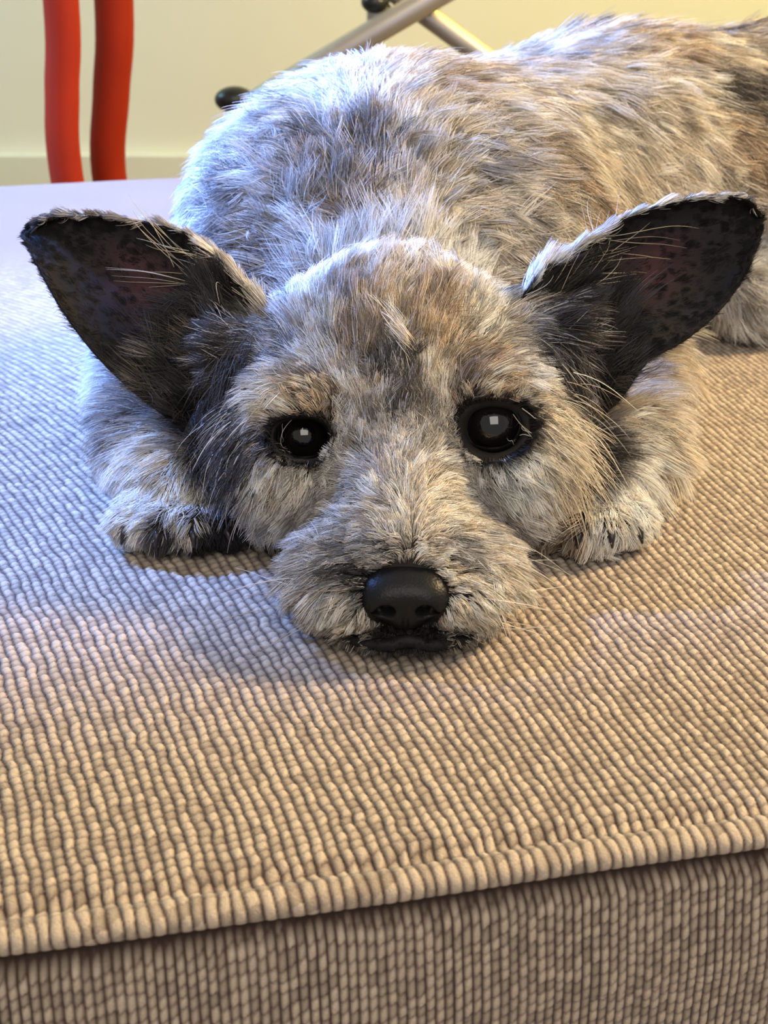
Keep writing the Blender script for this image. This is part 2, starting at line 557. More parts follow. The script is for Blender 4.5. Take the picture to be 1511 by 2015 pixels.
# skull, brow, cheeks, muzzle, jaw
B.ell((0.003, 0.405, 0.048), (0.038, 0.036, 0.036), 0.010)
B.cap((-0.022, 0.405, 0.052), tuple(P(450, 705, 0.402)), 0.018, 0.011, 0.012)
B.cap((0.030, 0.405, 0.052), tuple(P(1100, 668, 0.402)), 0.018, 0.011, 0.012)
B.ell((0.0035, 0.382, 0.043), (0.031, 0.022, 0.019), 0.012)
B.ell((-0.026, 0.378, 0.031), (0.020, 0.026, 0.024), 0.014)
B.ell((0.037, 0.380, 0.031), (0.020, 0.026, 0.024), 0.014)
B.cap((0.0035, 0.372, 0.034), (0.006, 0.327, 0.0205), 0.0175, 0.0125, 0.012)
B.ell((-0.0085, 0.332, 0.0135), (0.0165, 0.024, 0.0112), 0.012)
B.ell((0.0195, 0.333, 0.0135), (0.0165, 0.024, 0.0112), 0.012)
B.ell((0.006, 0.329, 0.0052), (0.026, 0.0245, 0.0048), 0.0015)
# eye sockets
EYES = [P(597, 868, 0.3665), P(970, 846, 0.3675)]
for e in EYES: B.ell(e + Vector((0, -0.004, 0.002)), (0.0085, 0.007, 0.0075), 0.004, sub=True)
# brow ridges
B.ell(EYES[0] + Vector((-0.001, 0.006, 0.0125)), (0.012, 0.009, 0.005), 0.006)
B.ell(EYES[1] + Vector((0.001, 0.006, 0.0125)), (0.012, 0.009, 0.005), 0.006)
# fore legs folded under the chin, and paws
for sg, sh, el, wr, pw in ((-1, (-0.052, 0.505, 0.040), (-0.082, 0.462, 0.023), (-0.076, 0.408, 0.019), (-0.065, 0.388, 0.0150)),
                           (1, (0.062, 0.510, 0.045), (0.090, 0.474, 0.024), (0.082, 0.412, 0.0190), (0.0655, 0.388, 0.0145))):
    B.cap(sh, el, 0.032, 0.019, 0.02)
    B.cap(el, wr, 0.018, 0.0135, 0.012)
    B.cap(wr, pw, 0.0135, 0.0135, 0.010)
TOES = {}
for nm, c, toes in (('l', (-0.065, 0.388, 0.015), ((-0.0785, 0.3745, 0.0085), (-0.0690, 0.3700, 0.0095), (-0.0590, 0.3700, 0.0095), (-0.0500, 0.3740, 0.0085))),
                    ('r', (0.0655, 0.388, 0.0145), ((0.0515, 0.3740, 0.0085), (0.0600, 0.3695, 0.0095), (0.0690, 0.3700, 0.0095), (0.0775, 0.3750, 0.0085)))):
    TOES[nm] = toes
    for t in toes:
        B.cap((c[0] * 0.5 + t[0] * 0.5, c[1], 0.013), t, 0.0075, 0.0058, 0.003)
v, q = B.mesh('body')
v[:, 2] = np.maximum(v[:, 2], 0.0016)
body_me = mesh_np('body', v, q)
BN = vertex_normals(v, q)
BV, BQ = v, q

m_skin = plain('dog_skin', (0.022, 0.018, 0.017), 0.8, 0.2, 0.2, 200)
dog = empty('dog', (0.05, 0.5, 0), 'small scruffy grey and cream terrier lying with chin on the bench', 'dog')
body = link('body', body_me, m_skin, dog)
bvh = BVHTree.FromPolygons([tuple(p) for p in BV.tolist()], BQ.tolist())


def on_body(px, py):
    d = ray(px, py)
    h = bvh.ray_cast(Vector((0, 0, CAMZ)), d.normalized())
    return h[0], h[1]
#FUR_HERE
# ------------------------------------------------------------------ ears: thin cupped shells
def ear_shell(name, top, low, cup, label):
    n, m = 44, 26
    T = spline([tuple(P(*p)) for p in top], n); L = spline([tuple(P(*p)) for p in low], n)
    back = np.array((0, 1, 0.25))
    g = np.empty((n, m, 3))
    for i in range(n):
        t = i / (n - 1)
        d = cup * (1 - t) ** 0.6 + 0.002
        for j in range(m):
            w = j / (m - 1)
            g[i, j] = T[i] * (1 - w) + L[i] * w + back * d * math.sin(math.pi * w) ** 0.8
    # normals that look forward
    du = np.gradient(g, axis=0); dv = np.gradient(g, axis=1)
    nn = np.cross(du, dv); nn /= np.linalg.norm(nn, axis=2, keepdims=True) + 1e-12
    nn[nn[..., 1] > 0] *= -1
    th = 0.0009 * np.sin(np.pi * np.clip(np.linspace(0, 1, m), 0.04, 0.96))[None, :, None] ** 0.4
    f_ = g + nn * th; b_ = g - nn * th
    vv = np.concatenate([f_.reshape(-1, 3), b_.reshape(-1, 3)])
    id_ = np.arange(n * m).reshape(n, m)
    a = np.stack([id_[:-1, :-1], id_[:-1, 1:], id_[1:, 1:], id_[1:, :-1]], -1).reshape(-1, 4)
    c = a[:, ::-1] + n * m
    rim = []
    loop = list(id_[0, :]) + list(id_[1:, -1]) + list(id_[-1, -2::-1]) + list(id_[-2:0:-1, 0])
    for k in range(len(loop)):
        p, r = loop[k], loop[(k + 1) % len(loop)]
        rim.append((r, p, p + n * m, r + n * m))
    me = mesh_np(name, vv, np.concatenate([a, c, np.array(rim)]))
    fi, fj = np.meshgrid(np.linspace(0, 1, n), np.linspace(0, 1, m), indexing='ij')
    bare = np.exp(-(((fi - 0.40) / 0.20) ** 2 + ((fj - 0.55) / 0.22) ** 2)) * (0.6 + 0.7 * soft(fi, fj, 0.12, 3))
    att = me.attributes.new('bare', 'FLOAT', 'POINT'); att.data.foreach_set('value', np.concatenate([bare.ravel(), bare.ravel()]).astype(np.float32))
    bm = bmesh.new(); bm.from_mesh(me); bmesh.ops.remove_doubles(bm, verts=bm.verts, dist=1e-5)
    bmesh.ops.recalc_face_normals(bm, faces=bm.faces); bm.to_mesh(me); bm.free()
    ob = link(name, me, m_ear, dog, label=label)
    return ob, f_, b_, nn


m_ear, nt, b = material('ear_skin')
at = node(nt, 'ShaderNodeAttribute', attribute_name='bare')
cr = node(nt, 'ShaderNodeValToRGB')
cr.color_ramp.elements[0].color = (0.012, 0.010, 0.011, 1); cr.color_ramp.elements[0].position = 0.15
cr.color_ramp.elements[1].color = (0.060, 0.022, 0.026, 1); cr.color_ramp.elements[1].position = 1.0
nt.links.new(at.outputs['Fac'], cr.inputs[0]); nt.links.new(cr.outputs[0], b.inputs['Base Color'])
b.inputs['Roughness'].default_value = 0.7; b.inputs['Specular IOR Level'].default_value = 0.2

EAR_L = dict(top=[(545, 640, .400), (500, 585, .405), (440, 512, .410), (365, 460, .415), (265, 434, .419), (160, 424, .42), (95, 432, .42), (56, 458, .42)],
             low=[(360, 850, .386), (315, 812, .385), (255, 765, .387), (185, 695, .392), (125, 615, .399), (82, 540, .406), (58, 490, .414), (50, 464, .42)])
EAR_R = dict(top=[(1025, 590, .402), (1055, 545, .405), (1135, 490, .411), (1225, 432, .416), (1325, 400, .42), (1410, 388, .421), (1458, 390, .421), (1485, 412, .42)],
             low=[(1190, 815, .388), (1225, 780, .387), (1275, 712, .390), (1350, 668, .395), (1415, 612, .401), (1462, 548, .407), (1492, 480, .414), (1497, 435, .42)])
ear_l, elf, elb, eln = ear_shell('ear', cup=0.013, label=None, **EAR_L)
ear_r, erf, erb, ern = ear_shell('ear', cup=0.013, label=None, **EAR_R)

# ------------------------------------------------------------------ eyes
m_eye, nt, b = material('eye_ball')
b.inputs['Roughness'].default_value = 0.06; b.inputs['Specular IOR Level'].default_value = 0.6
b.inputs['Coat Weight'].default_value = 0.6; b.inputs['Coat Roughness'].default_value = 0.02
gt = node(nt, 'ShaderNodeAttribute', attribute_name='iris')
cr = node(nt, 'ShaderNodeValToRGB')
cr.color_ramp.elements[0].color = (0.002, 0.002, 0.003, 1); cr.color_ramp.elements[0].position = 0.40
e = cr.color_ramp.elements.new(0.46); e.color = (0.007, 0.005, 0.005, 1)
e = cr.color_ramp.elements.new(0.80); e.color = (0.006, 0.004, 0.004, 1)
cr.color_ramp.elements[-1].color = (0.006, 0.005, 0.006, 1); cr.color_ramp.elements[-1].position = 0.9
nt.links.new(gt.outputs['Fac'], cr.inputs[0]); nt.links.new(cr.outputs[0], b.inputs['Base Color'])
m_lid = plain('eyelid_skin', (0.005, 0.005, 0.005), 0.6, 0.25, 0.2, 400, 0.4)

EC = []
for k, (e, rr) in enumerate(((EYES[0] + Vector((0.0000, 0.0030, 0.0003)), 0.0082), (EYES[1] + Vector((0.0, 0.0026, 0.0003)), 0.0088))):
    EC.append(e)
    look = (Vector((0, 0, CAMZ + 0.02)) - e).normalized()
    bm = bmesh.new(); bmesh.ops.create_uvsphere(bm, u_segments=48, v_segments=32, radius=1)
    me = bm_mesh('eye', bm)
    rot = look.to_track_quat('Z', 'Y').to_matrix()
    att = me.attributes.new('iris', 'FLOAT', 'POINT')
    for i_, v_ in enumerate(me.vertices):
        z = v_.co.z
        ang = math.acos(max(-1, min(1, z)))
        bulge = 1 + 0.05 * max(0, 1 - (ang / 0.75) ** 2)
        att.data[i_].value = min(1, ang / 1.0)
        v_.co = e + rot @ (v_.co * rr * bulge)
    eye = link('eye', me, m_eye, dog)
    # lids: a thick almond ring of black skin round the ball
    side = Vector((1, 0, 0.06)); side = (side - look * side.dot(look)).normalized(); up = look.cross(side)
    if up.z < 0: up = -up
    bm = bmesh.new()
    rings = []
    NS = 56
    for s_ in range(NS):
        a = 2 * math.pi * s_ / NS
        ca, sa = math.cos(a), math.sin(a)
        ring = []
        for j in range(9):
            w = j / 8                                    # 0 inner edge on the ball, 1 outer edge under the fur
            ex = rr * (0.90 + 0.42 * w); ey = rr * ((0.66 if sa > 0 else 0.76) + 0.44 * w)
            px_ = ex * math.copysign(abs(ca) ** 0.92, ca)
            py_ = ey * math.copysign(abs(sa) ** 1.05, sa)
            # tear duct towards the nose, a little lower
            inner = max(0, ca * (1 if k == 0 else -1))
            px_ += (1 if k == 0 else -1) * inner ** 6 * rr * 0.22 * (1 - w * 0.5)
            py_ -= inner ** 3 * rr * 0.18
            rad = math.hypot(px_, py_)
            zb = math.sqrt(max(0.0, (rr * 1.04) ** 2 - min(rad, rr) ** 2))
            hh = max(zb, rr * (0.52 - 0.55 * w)) if w < 0.3 else rr * (0.66 - 0.75 * w)
            hh = max(hh, rr * (0.72 - 0.78 * w)) + rr * 0.10 * math.sin(math.pi * min(1, w * 2.2))
            ring.append(bm.verts.new(e + side * px_ + up * py_ + look * hh))
        rings.append(ring)
    for s_ in range(NS):
        A_, B_ = rings[s_], rings[(s_ + 1) % NS]
        for j in range(8): bm.faces.new((A_[j], B_[j], B_[j + 1], A_[j + 1]))
    link('eyelid', bm_mesh('eyelid', bm), m_lid, eye)

# ------------------------------------------------------------------ nose and lips
NC = P(797, 1172, 0.3135)
N_ = Field(tuple(NC - Vector((0.017, 0.016, 0.014))), tuple(NC + Vector((0.017, 0.016, 0.014))), 0.00028)
nc_ = np.array(NC)
N_.ell(nc_ + (0, 0.002, 0.0022), (0.0118, 0.0100, 0.0064), 0.002)
N_.ell(nc_ + (-0.0062, 0.0000, 0.0006), (0.0066, 0.0080, 0.0056), 0.003)
N_.ell(nc_ + (0.0062, 0.0000, 0.0006), (0.0066, 0.0080, 0.0056), 0.003)
N_.ell(nc_ + (0, -0.0010, -0.0036), (0.0058, 0.0072, 0.0054), 0.004)
for sg in (-1, 1):                                      # nostrils: a comma that runs out to the side
    N_.ell(nc_ + (sg * 0.0052, -0.0080, -0.0008), (0.0024, 0.0045, 0.0019), 0.0012, sub=True)
    N_.cap(nc_ + (sg * 0.0060, -0.0072, -0.0012), nc_ + (sg * 0.0112, -0.0028, -0.0022), 0.0011, 0.0007, 0.001, sub=True)
N_.cap(nc_ + (0, -0.0092, 0.001), nc_ + (0, -0.0070, -0.0085), 0.0005, 0.0007, 0.0012, sub=True)
v, q = N_.mesh('nose')
m_nose, nt, b = material('nose_leather')
b.inputs['Base Color'].default_value = (0.009, 0.009, 0.010, 1)
b.inputs['Roughness'].default_value = 0.40; b.inputs['Specular IOR Level'].default_value = 0.22
tc = node(nt, 'ShaderNodeTexCoord'); vo = node(nt, 'ShaderNodeTexVoronoi', ins={'Scale': 1500.0})
nt.links.new(tc.outputs['Object'], vo.inputs['Vector'])
bp = node(nt, 'ShaderNodeBump', ins={'Strength': 0.3, 'Distance': 0.0002})
nt.links.new(vo.outputs['Distance'], bp.inputs['Height']); nt.links.new(bp.outputs[0], b.inputs['Normal'])
nose = link('nose', mesh_np('nose', v, q), m_nose, dog)
m_lip = plain('lip_skin', (0.008, 0.007, 0.008), 0.6, 0.2, 0.2, 500, 0.4)


def front_of(px, py, lift=0.0):
    h, n_ = on_body(px, py)
    return (h + n_ * lift) if h is not None else None


LIPS = [(600, 1212), (650, 1243), (705, 1262), (760, 1270), (802, 1262), (850, 1270), (900, 1262), (950, 1240), (985, 1212)]
lp = []
for px, py in LIPS:
    while on_body(px, py)[0] is None: py -= 4
    lp.append(front_of(px, py))
lp = [p for p in lp if p is not None]
c = spline([tuple(p) for p in lp], 60)
bm = bmesh.new(); tube(bm, c, [0.0006 + 0.0014 * math.sin(math.pi * i / 59) ** 1.2 for i in range(60)], 12)
link('lip', bm_mesh('lip', bm), m_lip, dog)
c = spline([tuple(NC + Vector((0, -0.0058, -0.0065))), tuple(NC + Vector((0, -0.0050, -0.0090))), tuple(Vector(c[30]))], 10)
bm = bmesh.new(); tube(bm, c, 0.0007, 8)
link('lip_cleft', bm_mesh('lip_cleft', bm), m_lip, dog)

# ------------------------------------------------------------------ coat: colour, length and lie of the hair, given at guide points
Wh = (0.82, 0.79, 0.74); C_ = (0.60, 0.525, 0.43); T_ = (0.47, 0.36, 0.25); G_ = (0.27, 0.25, 0.235)
D_ = (0.055, 0.048, 0.046); K_ = (0.018, 0.016, 0.017); Br = (0.26, 0.20, 0.15); Sg = (0.56, 0.54, 0.52); Cg = (0.47, 0.43, 0.385)
W_ = (0.10, 0.088, 0.082)
# px, py, dx, dy, length mm, lift, colour
GUIDES = [
    # muzzle bridge and sides
    (800, 1110, 0, -1, 4, .30, Cg), (770, 1090, -1, .1, 6, .35, G_), (835, 1090, 1, .1, 6, .35, C_), (800, 1040, 0, -1, 6, .35, C_),
    (720, 1090, -1, .25, 9, .35, G_), (885, 1085, 1, .25, 9, .35, G_), (880, 1130, 1, .5, 7, .35, C_), (705, 1130, -1, .5, 7, .35, D_),
    (650, 1060, -1, .5, 10, .35, Cg), (950, 1050, 1, .5, 10, .35, Cg), (600, 1120, -.8, .7, 11, .35, Cg), (990, 1120, .8, .7, 11, .35, C_),
    (660, 1180, -.8, .8, 10, .35, Cg), (930, 1180, .8, .8, 10, .35, C_), (590, 1190, -.6, .8, 9, .35, G_), (1010, 1180, .6, .9, 10, .35, C_),
    (700, 1235, -.5, .6, 5, .3, C_), (900, 1235, .5, .6, 5, .3, C_), (780, 1250, -.2, 1, 3, .3, D_), (830, 1250, .2, 1, 3, .3, D_),
    (640, 1235, -.4, .8, 6, .3, G_), (960, 1225, .4, .8, 6, .3, Cg), (800, 1285, 0, 1, 3, .2, D_), (700, 1280, -.3, .9, 4, .2, D_), (880, 1280, .3, .9, 4, .2, G_),
    (750, 1010, -.5, -.4, 8, .35, C_), (850, 1010, .5, -.4, 8, .35, C_), (640, 1000, -.8, .5, 9, .35, G_), (950, 990, .8, .5, 9, .35, G_),
    (790, 960, 0, -1, 8, .35, C_), (720, 960, -.5, -.2, 8, .35, Cg), (870, 950, .5, -.2, 8, .35, Cg),
    # between and round the eyes
    (785, 880, 0, -1, 7, .3, Cg), (772, 790, 0, -1, 7, .3, W_), (780, 815, 0, -1, 7, .3, W_), (765, 760, 0, -1, 7, .3, W_), (790, 770, 0, -1, 7, .3, W_), (778, 738, 0, -1, 8, .3, W_), (800, 800, 0, -1, 7, .3, W_), (750, 815, 0, -1, 7, .3, G_), (735, 800, -.3, -1, 8, .3, T_), (850, 780, .3, -1, 8, .3, C_),
    (700, 780, -.4, -1, 8, .3, C_), (690, 850, -.4, -.8, 7, .3, Cg), (880, 850, .5, -.8, 7, .3, Cg), (665, 800, -.5, -1, 7, .3, Br), (905, 790, .5, -1, 7, .3, Br),
    (600, 785, -.8, .1, 7, .3, T_), (540, 800, -1, .45, 10, .35, C_), (490, 830, -.8, .8, 12, .35, C_), (560, 760, -.9, -.1, 11, .35, C_),
    (980, 760, .8, -.1, 8, .3, T_), (1050, 775, 1, .4, 11, .35, C_), (1085, 830, .7, .9, 13, .35, C_), (1030, 735, .9, 0, 11, .35, Wh),
    (560, 955, -.7, .8, 9, .3, C_), (520, 1000, -.7, .8, 12, .35, Sg), (490, 920, -.6, .9, 12, .35, Sg), (600, 1030, -.7, .8, 10, .35, Cg), (480, 1050, -.7, .6, 12, .4, Sg),
    (1010, 950, .7, .6, 9, .3, Wh), (1070, 1000, .7, .7, 12, .35, Sg), (1090, 930, .6, .9, 12, .35, C_), (1000, 1030, .8, .6, 11, .35, Sg),
    (550, 1090, -.7, .7, 12, .4, Cg), (1050, 1080, .6, .8, 12, .4, C_),
    # forehead and crown
    (700, 690, -.2, -1, 9, .4, Br), (640, 720, -.5, -.8, 10, .4, C_), (850, 690, .2, -1, 9, .4, T_), (920, 720, .5, -.8, 9, .4, Br),
    (770, 640, 0, -1, 10, .4, T_), (680, 610, -.2, -1, 11, .4, Br), (860, 610, .25, -1, 11, .4, Br), (770, 560, 0, -1, 12, .45, C_),
    (640, 650, -.4, -.8, 10, .4, Cg), (600, 600, -.5, -.8, 11, .4, Sg), (930, 640, .5, -.8, 10, .4, Cg), (960, 590, .5, -.8, 11, .4, Wh), (880, 560, .3, -1, 11, .4, C_),
    (650, 550, -.3, -1, 11, .4, Wh), (770, 510, 0, -1, 20, .62, Wh), (730, 505, -.1, -1, 20, .62, Wh), (820, 505, .2, -1, 20, .62, Wh), (700, 520, -.2, -1, 13, .45, Sg), (860, 520, .3, -1, 13, .45, Wh),
    (560, 700, -.5, -.5, 10, .4, G_), (540, 640, -.6, -.5, 10, .4, G_), (1000, 700, .5, -.5, 10, .4, Cg), (1030, 650, .6, -.4, 10, .4, G_),
    (485, 860, -.5, .9, 12, .35, D_), (478, 930, -.4, 1, 12, .35, K_), (485, 990, -.5, .8, 12, .35, G_), (1100, 770, .7, .7, 13, .35, D_), (1075, 700, .7, .3, 12, .4, D_), (1055, 655, .7, .1, 11, .4, D_), (505, 690, -.6, -.2, 11, .4, D_), (530, 740, -.7, .1, 11, .4, G_),
    (480, 720, -.6, -.2, 11, .4, D_), (470, 790, -.7, .4, 12, .35, G_), (430, 850, -.4, 1, 14, .35, D_), (420, 930, -.3, 1, 14, .3, K_), (400, 780, -.5, .8, 14, .35, D_),
    (1080, 700, .7, .2, 12, .4, D_), (1120, 760, .7, .7, 14, .35, D_), (1130, 850, .6, .9, 16, .35, G_), (1150, 900, .6, .9, 16, .35, D_), (1090, 640, .6, -.1, 12, .4, D_),
    # nape and shoulders
    (770, 450, 0, -1, 20, .55, C_), (700, 440, -.3, -1, 20, .55, Br), (620, 470, -.7, -.5, 20, .45, Sg), (560, 500, -.9, -.1, 20, .4, G_), (860, 450, .5, -.8, 20, .5, C_),
    (640, 400, -.5, -1, 20, .6, G_), (720, 350, -.1, -1, 20, .65, G_), (620, 340, -.4, -1, 20, .6, Br), (700, 290, -.1, -1, 18, .6, (.12, .10, .085)), (760, 300, .1, -1, 18, .6, (.13, .11, .09)), (640, 310, -.3, -1, 18, .6, (.15, .125, .10)), (800, 350, .2, -1, 20, .6, G_), (560, 330, -.8, -.4, 20, .45, Sg),
    (900, 400, .8, -.3, 20, .45, C_), (1000, 440, .9, .1, 22, .4, Cg), (960, 340, .9, -.2, 22, .4, Cg), (480, 400, -1, .1, 22, .4, G_), (380, 420, -1, .35, 22, .35, Sg),
    (430, 300, -1, .3, 22, .4, Wh), (520, 220, -1, .1, 22, .4, Wh), (350, 350, -1, .4, 22, .35, Wh), (600, 180, -.8, -.2, 22, .4, Wh), (690, 230, -.4, -.8, 22, .45, Wh),
    (760, 190, .1, -1, 22, .5, C_), (740, 130, 0, -1, 20, .45, Wh), (660, 290, -.5, -.8, 20, .55, G_), (620, 240, -.8, -.4, 22, .45, Cg), (850, 260, .4, -.7, 24, .45, C_), (860, 180, .7, -.5, 24, .4, T_),
    (800, 290, .2, -1, 22, .5, Wh), (850, 120, .6, -.5, 22, .35, C_),
    # back and flank
    (950, 200, 1, -.1, 26, .30, C_), (950, 280, 1, .2, 26, .30, Cg), (1040, 140, 1, 0, 26, .30, C_), (1060, 230, 1, .3, 26, .25, C_), (1060, 320, 1, .6, 26, .25, Br),
    (1060, 390, .9, .6, 24, .3, C_), (1130, 400, .8, .7, 24, .25, Br), (1130, 300, 1, .7, 26, .22, C_), (1170, 130, 1, .05, 26, .25, C_), (1200, 220, 1, .35, 26, .22, Cg),
    (1220, 330, 1, .7, 26, .22, C_), (1290, 90, 1, .05, 26, .25, T_), (1330, 170, 1, .15, 26, .22, C_), (1320, 260, 1, .4, 26, .22, C_), (1330, 350, 1, .6, 26, .22, Cg),
    (1420, 110, 1, .1, 26, .22, C_), (1410, 180, 1, .1, 26, .3, D_), (1470, 160, 1, .1, 26, .3, D_), (1430, 240, 1, .3, 26, .22, Br), (1470, 320, 1, .3, 26, .22, Br), (1430, 400, 1, .5, 24, .25, G_),
    (1490, 480, .8, .6, 24, .3, Sg), (1450, 620, .8, .5, 20, .3, Sg), (1380, 650, .7, .8, 18, .3, Cg), (1400, 700, .6, .7, 16, .3, Sg), (1320, 720, .7, .7, 18, .3, C_), (1250, 450, .9, .6, 22, .3, Cg),
    # legs and paws
    (1270, 820, .8, .5, 14, .3, C_), (1300, 900, .6, .7, 14, .3, C_), (1230, 900, .5, .8, 12, .3, Wh), (1200, 960, .2, 1, 8, .3, Wh), (1270, 1000, .5, .8, 8, .3, Wh),
    (1190, 1020, 0, 1, 6, .3, Wh), (1110, 1030, -.3, 1, 6, .3, Br), (1100, 1080, -.2, 1, 4, .3, K_), (1180, 1075, 0, 1, 5, .3, C_), (1250, 1060, .3, 1, 5, .3, Wh),
    (300, 790, -1, .2, 16, .35, G_), (220, 780, -1, .15, 16, .35, Wh), (210, 820, -1, .15, 16, .35, Wh), (200, 850, -1, .3, 14, .35, Wh), (260, 830, -.9, .4, 13, .3, G_), (270, 890, -.8, .5, 12, .3, Wh), (200, 930, -.9, .3, 12, .35, Wh),
    (320, 910, -.5, .7, 10, .3, C_), (230, 1000, -.7, .6, 9, .3, Wh), (300, 980, -.3, .9, 8, .3, Wh), (250, 960, -.6, .7, 8, .3, Wh), (340, 950, -.3, .9, 8, .3, Wh), (280, 1020, -.3, .9, 7, .3, Wh), (370, 980, -.2, 1, 8, .3, Wh), (260, 1060, -.2, 1, 5, .3, Cg), (330, 1060, 0, 1, 5, .3, D_), (370, 1030, 0, 1, 6, .3, Cg),
    (410, 1050, .2, 1, 5, .3, K_),
]
gp, gd, gl, gf, gc = [], [], [], [], []
for px, py, dx, dy, L, lf, c in GUIDES:
    h, n_ = on_body(px, py)
    if h is None or h.z < 0.0008 and h.y < 0.3: continue
    y = h.y
    d = (P(px + dx * 30, py + dy * 30, y) - P(px, py, y)).normalized()
    if n_.dot(d) > 0.5 or True:
        d = d - n_ * d.dot(n_)
        d.normalize()
    gp.append(h[:]); gd.append(d[:]); gl.append(L * 0.001); gf.append(lf); gc.append(c)
# guides on sides that the photograph does not show, so that the coat goes on round the body
for p, d, L, lf, c in (((-0.09, 0.56, 0.05), (-.5, .8, -.4), .022, .3, Sg), ((-0.05, 0.60, 0.09), (-.2, .9, -.1), .022, .3, Cg), ((0.05, 0.70, 0.10), (.6, .7, 0), .024, .3, C_),
                       ((0.15, 0.78, 0.08), (.8, .5, -.3), .024, .3, C_), ((0.30, 0.80, 0.06), (.8, .4, -.4), .024, .3, Cg), ((0.32, 0.70, 0.06), (1, .1, -.3), .024, .3, Cg),
                       ((0.30, 0.66, 0.03), (.8, -.1, -.6), .018, .3, Sg), ((0.10, 0.56, 0.03), (.8, .1, -.5), .018, .3, C_), ((0.02, 0.62, 0.02), (-.5, .8, 0), .02, .3, Cg)):
    gp.append(p); gd.append(d); gl.append(L); gf.append(lf); gc.append(c)
gp, gd, gl, gf, gc = map(np.array, (gp, gd, gl, gf, gc))


def guide_values(p, n):
    out_d = np.empty_like(p); out = np.empty((len(p), 5))
    for a in range(0, len(p), 20000):
        q_ = p[a:a + 20000]; nn = n[a:a + 20000]
        d2 = ((q_[:, None, :] - gp[None]) ** 2).sum(-1) + 1e-6
        w = d2 ** -1.6
        wc = d2 ** -2.6
        w /= w.sum(1, keepdims=True); wc /= wc.sum(1, keepdims=True)
        d = w @ gd
        out_d[a:a + 20000] = d
        out[a:a + 20000, 0] = w @ gl; out[a:a + 20000, 1] = w @ gf
        out[a:a + 20000, 2:] = np.exp(wc @ np.log(gc))
    out_d -= n * (out_d * n).sum(1, keepdims=True)
    out_d /= np.linalg.norm(out_d, axis=1, keepdims=True) + 1e-9
    return out_d, out[:, 0], out[:, 1], out[:, 2:]


def norm(a): return a / (np.linalg.norm(a, axis=-1, keepdims=True) + 1e-12)


m_fur, nt, b = material('fur_strands')
at = node(nt, 'ShaderNodeAttribute', attribute_name='coat')
nt.links.new(at.outputs['Color'], b.inputs['Base Color'])
b.inputs['Roughness'].default_value = 0.6; b.inputs['Specular IOR Level'].default_value = 0.22


def sdf_push(X, eps):
    """keep strand points outside the body"""
    f = (X - B.lo) / B.vox
    i = np.clip(np.round(f).astype(int), 1, B.n - 2)
    d = B.d[i[:, 0], i[:, 1], i[:, 2]]
    g = np.stack([B.d[i[:, 0] + 1, i[:, 1], i[:, 2]] - B.d[i[:, 0] - 1, i[:, 1], i[:, 2]],
                  B.d[i[:, 0], i[:, 1] + 1, i[:, 2]] - B.d[i[:, 0], i[:, 1] - 1, i[:, 2]],
                  B.d[i[:, 0], i[:, 1], i[:, 2] + 1] - B.d[i[:, 0], i[:, 1], i[:, 2] - 1]], -1)
    g = norm(g)
    push = np.where(d < eps, np.clip(eps - d, 0, 0.004), 0)
    return X + g * push[:, None]


